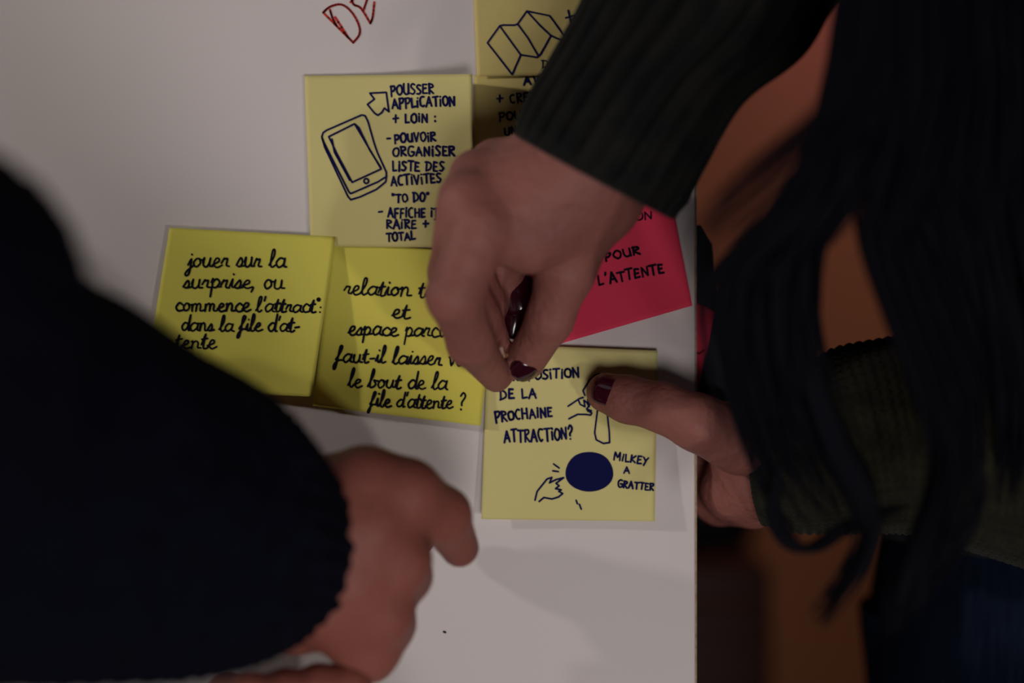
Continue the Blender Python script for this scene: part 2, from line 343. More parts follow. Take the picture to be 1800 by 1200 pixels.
# ------------------------------------------------------------------ clipboard behind the board
cb = empty('clipboard', P(1200, 700, 0.013), 'black clipboard held behind the right edge of the board', 'clipboard')
def slab(poly, y, th, m, name, parent):
    n = len(poly); v = [tuple(P(a, b, y)) for a, b in poly]+[(P(a, b, y)+Vector((0, th, 0))) for a, b in poly]
    return link(name, v, [tuple(range(n))[::-1], tuple(range(n, 2*n))]+[(i, (i+1) % n, n+(i+1) % n, n+i) for i in range(n)], m, parent)
o = slab([(1040, 410), (1232, 395), (1252, 430), (1258, 500), (1280, 560), (1296, 704), (1190, 716), (1060, 720)], 0.013, 0.003, M['clip'], 'backing', cb)
slab([(1110, 420), (1170, 414), (1172, 436), (1112, 442)], 0.0108, 0.0022, M['metal'], 'clip', cb)
c9 = [(1085, 500), (1215, 536), (1262, 546), (1228, 690)]
c9 = [(1110, 478), (1258, 548), (1222, 704), (1074, 634)]
n9 = note('small red note edge showing past the right edge of the board', c9, lambda x, y: 0.0, M['red'], plane=0.0125)
link('handwriting', *draw([[(1215, 614), (1228, 621), (1238, 615)]], 3, lambda x, y: -0.0125, smooth=True), M['black'], n9)

# ------------------------------------------------------------------ cabinet and bag behind
cbn = empty('cabinet', (0.06, 1.15, 0), 'low dark wooden cabinet blurred behind the board', 'cabinet')
o = link('body', *box(-0.30, 0.29, 0.95, 1.35, 0.0, 0.80), M['cab'], cbn); bevel(o, .006)
for x0, x1, kx in ((-0.29, -0.008, -0.04), (0.0, 0.28, 0.04)):
    d = link('door', *box(x0, x1, 0.93, 0.95, 0.03, 0.76), M['cab'], cbn); bevel(d, .004)
    k = link('knob', *box(kx-.008, kx+.008, .905, .93, .5, .52), M['knob'], d); k.location = (0, 0, 0); bevel(k, .004)
bg = empty('bag', (0.12, 1.12, 0.80), 'soft black bag slumped on top of the dark cabinet', 'bag')

# ------------------------------------------------------------------ signed distance skin
def cone_sdf(X, a, b, ra, rb):
    a = np.array(a, float); b = np.array(b, float); ba = b-a; pa = X-a
    t = np.clip((pa@ba)/max(ba@ba, 1e-12), 0, 1)
    return np.linalg.norm(pa-t[..., None]*ba, axis=-1)-(ra+(rb-ra)*t)
def smin(a, b, k):
    h = np.clip(k-np.abs(a-b), 0, None)/k; return np.minimum(a, b)-h*h*h*k/6
def field(X, chains, kc):
    out = None
    for cones, k in chains:
        f = None
        for c in cones:
            d = cone_sdf(X, *c); f = d if f is None else smin(f, d, k)
        out = f if out is None else smin(out, f, kc)
    return out
def surface(chains, kc, cell, carve=None):
    pts = np.array([p for ch, _ in chains for c in ch for p in c[:2]]); rm = max(max(c[2:4]) for ch, _ in chains for c in ch)
    lo = pts.min(0)-rm-3*cell; hi = pts.max(0)+rm+3*cell
    n = np.ceil((hi-lo)/cell).astype(int)+1
    ax = [lo[i]+np.arange(n[i])*cell for i in range(3)]
    G = np.empty(n)
    for i in range(n[0]):
        X = np.stack(np.meshgrid(ax[0][i:i+1], ax[1], ax[2], indexing='ij'), -1)
        g = field(X, chains, kc)
        G[i] = g[0]
    s = G < 0
    cs = np.zeros(n-1, int)
    for dx in (0, 1):
        for dy in (0, 1):
            for dz in (0, 1): cs += s[dx:n[0]-1+dx, dy:n[1]-1+dy, dz:n[2]-1+dz]
    act = (cs > 0) & (cs < 8); idx = -np.ones(n-1, int); ijk = np.argwhere(act); idx[act] = np.arange(len(ijk))
    acc = np.zeros((len(ijk), 3)); cnt = np.zeros(len(ijk))
    cr = [(0, 0, 0), (1, 0, 0), (0, 1, 0), (1, 1, 0), (0, 0, 1), (1, 0, 1), (0, 1, 1), (1, 1, 1)]
    for a in range(8):
        for b in range(a+1, 8):
            if sum(abs(cr[a][q]-cr[b][q]) for q in range(3)) != 1: continue
            A = ijk+cr[a]; B = ijk+cr[b]; ga = G[A[:, 0], A[:, 1], A[:, 2]]; gb = G[B[:, 0], B[:, 1], B[:, 2]]
            m = (ga < 0) != (gb < 0); t = ga[m]/(ga[m]-gb[m])
            acc[m] += np.array(cr[a])+t[:, None]*(np.array(cr[b])-np.array(cr[a])); cnt[m] += 1
    V = lo+(ijk+acc/cnt[:, None])*cell; F = []
    for axn in range(3):
        o1, o2 = [q for q in range(3) if q != axn]
        sl = [slice(1, n[q]-1) for q in range(3)]; sl[axn] = slice(0, n[axn]-1); sh = list(sl); sh[axn] = slice(1, n[axn])
        A = s[tuple(sl)]; B = s[tuple(sh)]; e = np.argwhere(A != B)
        flip = A[A != B]; base = e.copy()
        for q in (o1, o2): base[:, q] += 1
        def cell_i(d1, d2):
            c = base.copy(); c[:, o1] += d1; c[:, o2] += d2; return idx[c[:, 0], c[:, 1], c[:, 2]]
        q = np.stack([cell_i(-1, -1), cell_i(0, -1), cell_i(0, 0), cell_i(-1, 0)], -1)
        fl = flip if axn != 1 else ~flip
        q[~fl] = q[~fl][:, ::-1]; F.append(q)
    return V, np.vstack(F)
def chain(pts, k=0.004):
    """pts: list of (px, py, y, radius)"""
    q = [(np.array(P(a, b, c)), r) for a, b, c, r in pts]
    return ([(q[i][0], q[i+1][0], q[i][1], q[i+1][1]) for i in range(len(q)-1)], k)
def wchain(pts, k=0.02):
    return ([(np.array(pts[i][:3]), np.array(pts[i+1][:3]), pts[i][3], pts[i+1][3]) for i in range(len(pts)-1)], k)
def nail(cx, cy, y, ang, L, W, normal, m, parent, th=0.0012):
    """curved nail plate: centre pixel, in-image direction of the tip (deg, 0 = right, 90 = up), size in metres, outward normal"""
    n = Vector(normal).normalized(); t = Vector((math.cos(math.radians(ang)), 0, math.sin(math.radians(ang)))); t = (t-n*t.dot(n)).normalized(); b = n.cross(t)
    c = P(cx, cy, y); V, F = [], []; NU, NV = 10, 10
    for layer in (0, 1):
        for j in range(NV+1):
            for i in range(NU+1):
                u = i/NU*2-1; v = j/NV*2-1
                ww = W/2*(1-.18*max(0, -v)**2-.10*abs(v)**6); ll = L/2*(1-.12*abs(u)**4)
                p = c+b*u*ww+t*v*ll-n*(W*.20*u*u+L*.05*v*v)+n*(th if layer == 0 else -0.001)
                V.append(tuple(p))
    n1_ = NU+1; B = n1_*(NV+1)
    for j in range(NV):
        for i in range(NU):
            a = j*n1_+i; F.append((a, a+1, a+n1_+1, a+n1_)); F.append((B+a, B+a+n1_, B+a+n1_+1, B+a+1))
    for i in range(NU): F.append((i, B+i, B+i+1, i+1)); a = NV*n1_+i; F.append((a, a+1, B+a+1, B+a))
    for j in range(NV): a = j*n1_; F.append((a, a+n1_, B+a+n1_, B+a)); a = j*n1_+NU; F.append((a, B+a, B+a+n1_, a+n1_))
    return link('fingernail', V, F, m, parent, True)

# ------------------------------------------------------------------ ring tubes for cloth
def rings_px(R):
    """R: list of (ax, ay, ya, bx, by, yb, half_depth) edge pixels of the silhouette"""
    out = []
    cs = [(P(r[0], r[1], r[2])+P(r[3], r[4], r[5]))/2 for r in R]
    for i, r in enumerate(R):
        a = P(r[0], r[1], r[2]); b = P(r[3], r[4], r[5]); e1 = (b-a)/2
        ax = (cs[min(i+1, len(R)-1)]-cs[max(i-1, 0)]).normalized(); e2 = e1.cross(ax).normalized()*r[6]
        out.append((*cs[i], *e1, *e2))
    return out
def tube(R, per=10, N=64, disp=None, inner=0.0, cap0=False, cap1=False, wall=0.003):
    Q = catmull(R, per); n = len(Q); th = np.linspace(0, 2*math.pi, N, endpoint=False); V = []
    c = Q[:, None, 0:3]; e1 = Q[:, None, 3:6]; e2 = Q[:, None, 6:9]
    ct = np.cos(th)[None, :, None]; st = np.sin(th)[None, :, None]
    pos = c+e1*ct+e2*st; rad = e1*ct+e2*st; rad = rad/np.linalg.norm(rad, axis=-1, keepdims=True)
    s = np.concatenate([[0], np.cumsum(np.linalg.norm(np.diff(Q[:, :3], axis=0), axis=1))])
    if disp is not None: pos = pos+rad*disp(s[:, None], th[None, :], s[-1])[..., None]
    V = [pos.reshape(-1, 3)]; F = []
    def quads(o0, o1):
        for j in range(N): F.append((o0+j, o0+(j+1) % N, o1+(j+1) % N, o1+j))
    for i in range(n-1): quads(i*N, (i+1)*N)
    off = n*N
    if inner:   # cuff opening at ring 0: rolled lip going back inside
        k0 = 0; prev = 0
        for d_, a_ in ((0.35, -0.0012), (1.0, 0.0), (1.0, inner)):
            idx = min(n-1, int(np.searchsorted(s, max(a_, 0)))); p = pos[idx]-rad[idx]*wall*d_
            if a_ < 0:
                axd = (Q[0, :3]-Q[1, :3]); axd = axd/np.linalg.norm(axd); p = p+axd*0.0012
            V.append(p); 
            for j in range(N): F.append((off+j, off+(j+1) % N, prev+(j+1) % N, prev+j))
            prev = off; off += N
    def cap(i0, c0, flip):
        nonlocal off
        V.append(np.array([c0])); 
        for j in range(N): F.append((off, i0+(j+1) % N, i0+j) if flip else (off, i0+j, i0+(j+1) % N))
        off += 1
    if cap0: cap(0, Q[0, :3], False)
    if cap1: cap((n-1)*N, Q[-1, :3], True)
    return np.vstack(V), F
def fuzz(V, F, count, ln, wd, seed=1):
    r = np.random.RandomState(seed); V = np.asarray(V); pick = r.randint(0, len(F), count); oV, oF = [], []
    for k in pick:
        f = F[k][:4]; p = V[list(f)]; c = p.mean(0); n = np.cross(p[1]-p[0], p[2]-p[0]); l = np.linalg.norm(n)
        if l < 1e-12: continue
        n = n/l; d = n+r.randn(3)*.8; d /= np.linalg.norm(d); d = d if d@n > 0 else -d; t = np.cross(d, r.randn(3)); t /= np.linalg.norm(t)
        i = len(oV); L = ln*r.uniform(.4, 1.2); e = r.randn(3)*.3*L
        oV += [c-t*wd, c+t*wd, c+d*L*.6+t*wd*.7, c+d*L*.6-t*wd*.7, c+d*L+e]; oF += [(i, i+1, i+2, i+3), (i+3, i+2, i+4)]
    return oV, oF
def vnoise(seed, n=14):
    r = np.random.RandomState(seed); A = r.uniform(.3, 1, n)
    fs = r.uniform(20, 160, n); ft = r.randint(1, 9, n); ph_ = r.uniform(0, 6.28, n)
    return lambda s, t: sum(A[i]*np.sin(fs[i]*s+ft[i]*t+ph_[i]) for i in range(n))/n

# bag shape
b_, f_ = tube([(0.12, 1.12, .801, .17, 0, 0, 0, .10, 0), (0.12, 1.12, .84, .185, 0, 0, 0, .115, 0), (0.11, 1.12, .88, .165, 0, 0, 0, .10, 0), (0.10, 1.12, .905, .09, 0, 0, 0, .05, 0)],
              6, 40, lambda s, t, L: 0.006*vnoise(3)(s, t), cap0=True, cap1=True)
link('pouch', b_, f_, M['bag'], bg, True)
hb, hf = tube([(0.02, 1.12, .885, .008, 0, 0, 0, .012, 0), (0.06, 1.10, .925, 0, 0, .008, 0, .012, 0), (0.12, 1.10, .925, 0, 0, .008, 0, .012, 0), (0.17, 1.12, .87, .008, 0, 0, 0, .012, 0)], 6, 10, cap0=True, cap1=True)
link('strap', hb, hf, M['bag'], bg, True)

# ------------------------------------------------------------------ woman on the right
hipA = (0.345, 0.12, 0.92)
pa = empty('person', (hipA[0], hipA[1], 0), 'person with long dark hair and olive ribbed sweater pressing a note with one thumb', 'person')
# right hand pinching over the notes
R = []
wrist = (1018, 292, -0.069)
mcp = dict(i=(845, 395, -0.083), m=(822, 352, -0.078), r=(838, 312, -0.066), p=(870, 290, -0.050))
R.append(chain([(*mcp['i'], .0122), (800, 520, -0.083, .0108), (828, 603, -0.060, .0092), (872, 662, -0.030, .0066)], .006))   # index
R.append(chain([(*mcp['m'], .0118), (800, 480, -0.062, .0105), (842, 560, -0.040, .0088), (868, 592, -0.024, .0066)], .005))   # middle
R.append(chain([(*mcp['r'], .0112), (808, 420, -0.052, .0100), (836, 500, -0.036, .0085), (864, 536, -0.027, .0070)], .005))   # ring
R.append(chain([(*mcp['p'], .0105), (850, 370, -0.036, .0088), (885, 450, -0.026, .0082), (908, 556, -0.012, .0082)], .005))   # little
palm = [chain([(*wrist, .019), (mcp[k][0]+14, mcp[k][1]+8, mcp[k][2]+.005, .0115)], .016)[0][0] for k in 'imrp']
palm += chain([(1010, 330, -.064, .020), (900, 380, -.062, .018)], .01)[0]
palm += chain([(1040, 340, -.062, .020), (930, 425, -.072, .0125)], .01)[0]
palm += chain([(1040, 330, -.060, .018), (1000, 420, -.052, .0150)], .01)[0]
R.append((palm, .014))
R.append(chain([(1008, 395, -.056, .0150), (994, 475, -.056, .0118), (966, 562, -.046, .0094), (924, 634, -.026, .0084)], .006))  # thumb
R.append(chain([(*wrist, .020), (1070, 240, -.070, .0200), (1150, 120, -.073, .020)], .01))
VR, FR = surface(R, .0075, .00135)
# left hand on the board edge: thumb in front, fingers behind
Lh = []
Lh.append(chain([(1066, 690, -.0125, .0088), (1105, 702, -.018, .0098), (1165, 716, -.024, .0103), (1225, 742, -.028, .0118), (1300, 775, -.016, .0150)], .006))
Lh.append(chain([(1330, 800, .010, .019), (1308, 785, .004, .0145), (1300, 835, .014, .0130)], .012))
Lh.append(chain([(1322, 850, .012, .0150), (1286, 860, .014, .0136), (1262, 850, .030, .0112), (1200, 812, .036, .0095), (1150, 800, .026, .0080)], .006))
Lh.append(chain([(1320, 870, .020, .0155), (1265, 880, .040, .0110), (1200, 850, .038, .0090), (1150, 835, .028, .0080)], .006))
Lh.append(chain([(1310, 800, .024, .015), (1262, 780, .046, .0105), (1200, 765, .044, .0090), (1145, 755, .030, .0080)], .006))
Lh.append(chain([(1330, 830, .030, .015), (1270, 870, .054, .0090), (1210, 850, .050, .0080), (1160, 840, .036, .0070)], .006))
Lh.append(chain([(1335, 830, .010, .021), (1400, 825, .010, .022), (1560, 820, .004, .024)], .010))
VL, FL = surface(Lh, .006, .0014)
nail(1073, 689, -.0232, 163, .0150, .0122, (-.10, -1, .10), M['nail'], pa)
nail(924, 655, -.0335, 240, .0095, .0125, (.15, -.70, -.70), M['nail'], pa)
nail(914, 510, -.026, 290, .0190, .0170, (.15, -1, .1), M['nail'], pa)  # nail enlarged so its dark polish also stands in for the hollow's shade
nail(908, 566, -.0225, 265, .0150, .0140, (.1, -1, -.1), M['nail'], pa)  # extra dark plate painting the shade in the gap beside the thumb
o = nail(880, 622, -.040, 260, .0060, .0035, (.9, -.5, 0), M['bare'], pa); o['label'] = 'pale bare fingernail edge'
# sweater
def ribs(nr, amp, cuff, na, seed):
    vn = vnoise(seed)
    def f(s, t, L):
        c = np.cos(nr*t); k = np.clip((cuff-s)/.01+.5, 0, 1)
        a = amp*(.35+.65*k)*np.clip(s/.006, .25, 1)
        return a*(2*np.abs(np.cos(nr*t/2))**.6-1.2)+na*vn(s, t)
    return f
slv = rings_px([(905, 232, -.074, 1182, 378, -.060, .038), (940, 165, -.078, 1224, 292, -.062, .038), (985, 90, -.080, 1290, 180, -.062, .040), (1030, 10, -.082, 1395, 95, -.062, .044),
                (1080, -90, -.084, 1480, -40, -.062, .047), (1180, -300, -.085, 1660, -200, -.06, .05), (1330, -560, -.09, 1850, -430, -.04, .052)])
slv += [(.19, .0, 1.40, .045, -.02, -.04, .03, -.03, .05), (.235, .13, 1.42, .045, .03, -.05, .01, -.055, -.03)]
vs_, fs_ = tube(slv, 26, 300, ribs(26, .0024, .15, .0010, 11), inner=.02, cap1=True, wall=.0035)
def knit(cs, cr):
    vn = vnoise(5)
    def f(s, t, L):
        u = t*cr/(2*math.pi); v = s/cs+np.abs((u % 1)-.5)*1.1
        return .0014*np.abs(np.sin(math.pi*u))*(.55+.45*np.cos(2*math.pi*v))+.0025*vn(s, t)
    return f
lsl = rings_px([(1326, 762, .006, 1350, 918, .006, .030), (1370, 700, .002, 1410, 930, .002, .036), (1450, 620, -.002, 1520, 932, -.002, .042), (1560, 596, -.005, 1600, 935, -.005, .045),
                (1700, 575, -.008, 1720, 972, -.008, .048), (1850, 560, -.01, 1860, 1010, -.01, .05), (2050, 520, -.02, 2100, 1060, -.02, .052)])
lsl += [(.39, -.05, 1.12, .045, 0, .02, 0, .05, 0), (.42, -.09, 1.30, .05, 0, .02, 0, .055, .01), (.40, -.08, 1.40, .03, .0, .03, 0, .04, .01)]
vl_, fl_ = tube(lsl, 40, 240, knit(.0036, 58), inner=.015, cap1=True)
lat = Vector((.51, -.86, 0)); fr = Vector((.86, .51, 0))
def tr(x, y, z, a, b): return (x, y, z, *(lat*a), *(fr*b))
tor = [tr(.325, .10, .948, .168, .112), tr(.332, .10, 1.02, .160, .104), tr(.355, .09, 1.15, .155, .095), tr(.345, .06, 1.30, .175, .105), tr(.335, .05, 1.40, .165, .085), tr(.325, .045, 1.44, .10, .07), tr(.315, .04, 1.47, .062, .06)]
vt_, ft_ = tube(tor, 22, 200, knit(.005, 80), inner=.02, cap1=True)
# hidden body
B = [wchain([(.25, .17, 1.385, .022), (.33, .05, 1.37, .05), (.41, -.08, 1.36, .022)]),
     wchain([tuple(q[:3])+(.021,) for q in slv[1:]]), wchain([tuple(q[:3])+(.018,) for q in lsl[2:]]),
     wchain([(.33, .05, 1.37, .05), (.335, .08, 1.15, .06), (.325, .12, .95, .06)]), wchain([(.325, .045, 1.40, .048), (.275, .01, 1.52, .050)]),
     wchain([(.25, .0, 1.60, .085), (.225, -.015, 1.55, .062), (.20, -.03, 1.50, .040)]), wchain([(.165, -.05, 1.575, .012), (.158, -.055, 1.545, .014)], .01),
     wchain([(.27, -.08, 1.56, .012), (.265, -.078, 1.53, .012)], .01),
     wchain([(.295, .165, .90, .055), (.28, .172, .50, .045), (.275, .18, .10, .034)]), wchain([(.355, .045, .90, .055), (.36, .052, .50, .045), (.365, .06, .10, .034)])]
VB, FB = surface(B, .03, .009)
body = link('body', *merge([(VR, FR), (VL, FL), (VB, FB)]), M['skin'], pa, True)
for e in ((.166, -.078, 1.572), (.152, -.018, 1.572)): link('eye', *surface([wchain([(*e, .009), (e[0]+.0005, *e[1:], .009)])], .01, .003), M['eye'], pa, True)
link('mouth', *surface([wchain([(.162, -.075, 1.505, .006), (.150, -.045, 1.503, .007)])], .01, .003), M['skin2'], pa, True)
sw = link('sweater', *merge([(vs_, fs_), (vt_, ft_), fuzz(vs_, fs_[:len(fs_)//2], 5000, .0022, .00012)]), M['olive'], pa, True)
sl = link('sleeve', *merge([(vl_, fl_), fuzz(vl_, fl_, 4000, .002, .00012)]), M['knit'], sw, True); sl.location = (0, 0, 0); sl['label'] = 'olive chunky knit sleeve'
def leg(x, y, z0, x1, y1, r0, r1):
    return tube([(x, y, z0, r0*1.15, 0, 0, 0, r0, 0), (x, y, .80, r0*1.05, 0, 0, 0, r0, 0), ((x+x1)/2, (y+y1)/2, .50, r0*.78, 0, 0, 0, r0*.78, 0), (x1, y1, .25, r1*1.1, 0, 0, 0, r1*1.1, 0), (x1, y1, .07, r1, 0, 0, 0, r1, 0)],
                10, 48, lambda s, t, L: .003*vnoise(9)(s, t), cap0=True, cap1=True)
def hips(c, a, b, l, f, z0=.80, z1=.97):
    mk = lambda z, k: (c[0], c[1], z, *(l*a*k), *(f*b*k))
    return tube([mk(z0, .8), mk(z0+.04, .95), mk((z0+z1)/2, 1), mk(z1, .92)], 6, 60, lambda s, t, L: .002*vnoise(8)(s, t), cap0=True, cap1=True)
link('jeans', *merge([leg(.295, .165, .90, .275, .18, .086, .055), leg(.355, .045, .90, .365, .06, .092, .055), hips((.322, .10), .160, .106, lat, fr)]), M['jeans'], pa, True)
def shoe(x, y, d, m, parent):
    d = Vector(d).normalized(); l = Vector((-d.y, d.x, 0)); R_ = []
    for k, wv, h in ((-.06, .02, .035), (-.05, .036, .05), (.0, .038, .05), (.08, .042, .032), (.15, .040, .024), (.185, .022, .018)):
        c = Vector((x, y, h))+d*k; R_.append((*c, *(l*wv), 0, 0, h))
    v, f = tube(R_, 6, 32, cap0=True, cap1=True); return link('shoe', v, f, m, parent, True)
shoe(.275, .18, (-.86, -.5, 0), M['shoe'], pa); shoe(.365, .06, (-.86, -.5, 0), M['shoe'], pa)
# hair
def Pg(g): return np.array([tuple(P(a, b, c)) for a, b, c in g])
root1 = (0.205, -.085, 1.66); root2 = (.25, -.09, 1.67)
def strands(gA, gB, count, jit, r0, r1, seg=7, cut=0.0, seed=0, tmin=0, tmax=1):
    r = np.random.RandomState(seed); GA = Pg(gA); GB = Pg(gB); out = []
    for k in range(count):
        t = r.uniform(tmin, tmax); c = catmull(GA*(1-t)+GB*t, seg); j0 = r.randn(3)*jit; j1 = r.randn(3)*jit; f1, f2 = r.uniform(2, 7, 2)
        n = len(c); u = np.linspace(0, 1, n)[:, None]
        c = c+j0*np.minimum(u*2, 1)+j1*u**2*1.5+jit*.5*np.sin(u*f1*2+f2)*r.randn(3)
        n = max(5, int(n*(1-r.uniform(0, cut)))); c = c[:n]; rad = r.uniform(r0, r1)
        sd = 6; V, F = [], []
        for i in range(n):
            d = c[min(i+1, n-1)]-c[max(i-1, 0)]; d /= np.linalg.norm(d); a = np.cross(d, [0, 1, .1]); a /= np.linalg.norm(a); b = np.cross(d, a)
            q = i/(n-1); rr = rad*(1-q**3)*min(1, .3+q*5)+.0001
            for m_ in range(sd):
                an = 2*math.pi*m_/sd; V.append(c[i]+rr*(a*math.cos(an)+b*.8*math.sin(an)))
        for i in range(n-1):
            for m_ in range(sd): F.append((i*sd+m_, i*sd+(m_+1) % sd, (i+1)*sd+(m_+1) % sd, (i+1)*sd+m_))
        out.append((V, F))
    return out
def head0(px, y): return [(px, -1900, y+.06), (px-20, -1400, y-.01), (px-15, -900, y-.01), (px, -420, y)]
yh = -.15
A_ = head0(1600, yh)+[(1505, -60, yh), (1478, 120, yh), (1440, 270, yh), (1360, 390, yh), (1265, 500, yh+.01), (1268, 640, yh+.02), (1300, 760, yh+.03), (1345, 870, yh+.04), (1400, 940, yh+.05)]
B_ = head0(1660, yh)+[(1570, -60, yh), (1560, 120, yh), (1545, 260, yh), (1480, 360, yh), (1425, 440, yh+.01), (1425, 600, yh+.02), (1465, 720, yh+.03), (1520, 800, yh+.04), (1545, 900, yh+.05)]
A2 = head0(1660, yh+.03)+[(1540, -60, yh+.02), (1510, 120, yh+.02), (1500, 240, yh), (1480, 330, yh), (1440, 420, yh+.01), (1425, 600, yh+.02), (1430, 740, yh+.02), (1470, 860, yh+.03), (1545, 930, yh+.03)]
C1 = head0(1680, yh)+[(1570, -60, yh), (1560, 150, yh), (1535, 300, yh), (1525, 400, yh), (1575, 560, yh), (1620, 680, yh), (1650, 790, yh), (1620, 930, yh), (1575, 1090, yh)]
C2 = head0(1800, yh)+[(1700, -60, yh), (1680, 150, yh), (1640, 300, yh), (1600, 420, yh), (1640, 560, yh), (1690, 680, yh), (1700, 790, yh), (1680, 930, yh), (1600, 1110, yh)]
D1 = head0(1760, yh+.03)+[(1600, -60, yh+.02), (1590, 150, yh+.02), (1560, 300, yh+.02), (1590, 420, yh+.02), (1640, 560, yh+.03), (1680, 680, yh+.04), (1690, 800, yh+.05), (1700, 900, yh+.05)]
D2 = head0(1950, yh+.05)+[(1850, -60, yh+.03), (1850, 150, yh+.03), (1850, 300, yh+.03), (1840, 420, yh+.03), (1850, 560, yh+.03), (1850, 680, yh+.04), (1830, 800, yh+.05), (1800, 900, yh+.05)]
def lock(pts, w_, n, r0, r1, seed):
    a = [(x-w_, y, z) for x, y, z in pts]; b = [(x+w_, y, z) for x, y, z in pts]
    a[-1] = b[-1] = pts[-1]; return strands(a, b, n, .0012, r0, r1, 7, .04, seed)
H = []
H += strands(A_, B_, 210, .0022, .0010, .0036, 7, .45, 21)
H += strands(A_, A2, 60, .0022, .0010, .0030, 7, .35, 22)
H += strands(C1, C2, 90, .0022, .0008, .0030, 7, .45, 23)
H += strands(D1, D2, 420, .0030, .0012, .0042, 7, .55, 24)
H += lock([(1400, 420, -.13), (1420, 620, -.13), (1470, 780, -.13), (1520, 880, -.13), (1530, 950, -.13), (1495, 1020, -.13), (1430, 1108, -.13)], 14, 22, .0009, .0020, 30)
H += lock([(1640, 560, -.14), (1668, 700, -.14), (1665, 830, -.14), (1625, 950, -.14), (1590, 1040, -.14), (1562, 1112, -.14)], 26, 40, .0010, .0026, 31)
H += lock([(1370, 820, -.12), (1362, 900, -.12), (1385, 955, -.12), (1430, 962, -.12), (1480, 930, -.12), (1540, 905, -.12), (1600, 890, -.12)], 5, 12, .0008, .0014, 32)
H += lock([(1700, 800, -.13), (1720, 870, -.13), (1680, 960, -.13), (1630, 1030, -.13), (1600, 1080, -.13)], 12, 9, .0008, .0014, 33)
H += strands([(1560, -200, -.21), (1520, 80, -.21), (1440, 190, -.21), (1330, 290, -.21), (1245, 380, -.21), (1225, 440, -.2)], [(1580, -200, -.21), (1560, 150, -.21), (1480, 270, -.21), (1380, 350, -.21), (1290, 420, -.21), (1250, 520, -.2)], 22, .0012, .0004, .0009, 8, .25, 41)
# scalp cap
capv, capf = surface([wchain([(.265, .005, 1.615, .094), (.275, .01, 1.57, .088)]), wchain([(.22, -.02, 1.64, .06), (.29, .05, 1.52, .07)])], .03, .008)
link('hair', *merge(H+[(capv, capf)]), M['hair'], pa, True)

# ------------------------------------------------------------------ person on the left
OX, OY = 0.08, -0.17
def sh(p): return (p[0]+OX, p[1]+OY, *p[2:])
def wchain2(pts, k=.02): return wchain([sh(p) for p in pts], k)
pb = empty('person', (-0.50, -0.72, 0), 'person in a fuzzy navy sweater at the left, bare hand curled over the board', 'person')
Bh = []
yb = -.095
Bh.append(chain([(640, 864, yb+.004, .0155), (715, 868, yb-.004, .0128), (778, 905, yb+.010, .0104), (808, 962, yb+.030, .0078)], .007))  # index
Bh.append(chain([(650, 930, yb-.012, .0145), (700, 985, yb-.006, .0118), (712, 1012, yb+.012, .0098), (690, 1000, yb+.045, .0080)], .007))
Bh.append(chain([(615, 1010, yb-.012, .0150), (668, 1075, yb-.004, .0122), (682, 1095, yb+.014, .0100), (660, 1070, yb+.045, .0080)], .007))
Bh.append(chain([(580, 1060, yb-.006, .0145), (645, 1138, yb+.004, .0122), (650, 1150, yb+.020, .0100), (620, 1120, yb+.045, .0080)], .007))
Bh.append(chain([(560, 880, yb+.02, .016), (620, 900, yb+.045, .012), (690, 935, yb+.06, .010), (730, 945, yb+.072, .0085)], .007))
Bh.append(([chain([(490, 950, yb-.006, .026), (a, b, yb-.006, .0145)], .02)[0][0] for a, b in ((640, 850), (650, 930), (615, 1010), (580, 1060))], .02))
Bh.append(chain([(580, 990, yb+.008, .020), (520, 1060, yb+.008, .018), (480, 1000, yb, .022)], .01))
Bh.append(chain([(490, 950, yb-.006, .026), (390, 915, yb-.045, .026), (345, 925, yb-.055, .024)], .02))
VH, FH = surface(Bh, .010, .0016)
# second hand at the lower edge of the picture: knuckles only
L2 = []
for kx, ky in ((440, 1226), (500, 1219), (560, 1210), (610, 1212)):
    L2.append(chain([(kx, ky+75, -.09, .0115), (kx, ky, -.10, .0088), (kx+6, ky+10, -.072, .0085), (kx+4, ky+60, -.062, .0078)], .005))
L2.append(chain([(410, 1250, -.085, .010), (400, 1225, -.070, .0085), (420, 1218, -.052, .0078)], .005))
L2.append((chain([(530, 1340, -.10, .022), (470, 1270, -.09, .016)], .01)[0]+chain([(530, 1340, -.10, .022), (560, 1270, -.09, .016)], .01)[0]+chain([(530, 1340, -.10, .022), (515, 1262, -.09, .016)], .01)[0], .012))
L2.append(chain([(530, 1340, -.10, .022), (450, 1600, -.14, .026)], .01))
V2, F2 = surface(L2, .006, .0016)
e2 = tuple(P(450, 1600, -.14)); e1_ = tuple(P(200, 850, yb-.10))
slB = rings_px([(500, 765, -.115, 440, 1142, -.135, .036), (475, 722, -.135, 330, 1176, -.155, .040), (400, 680, -.155, 180, 1188, -.185, .044), (300, 585, -.185, 0, 1205, -.21, .048),
                (215, 490, -.21, -180, 1250, -.25, .050), (90, 385, -.25, -450, 1350, -.30, .052), (5, 230, -.29, -900, 1500, -.35, .054)])
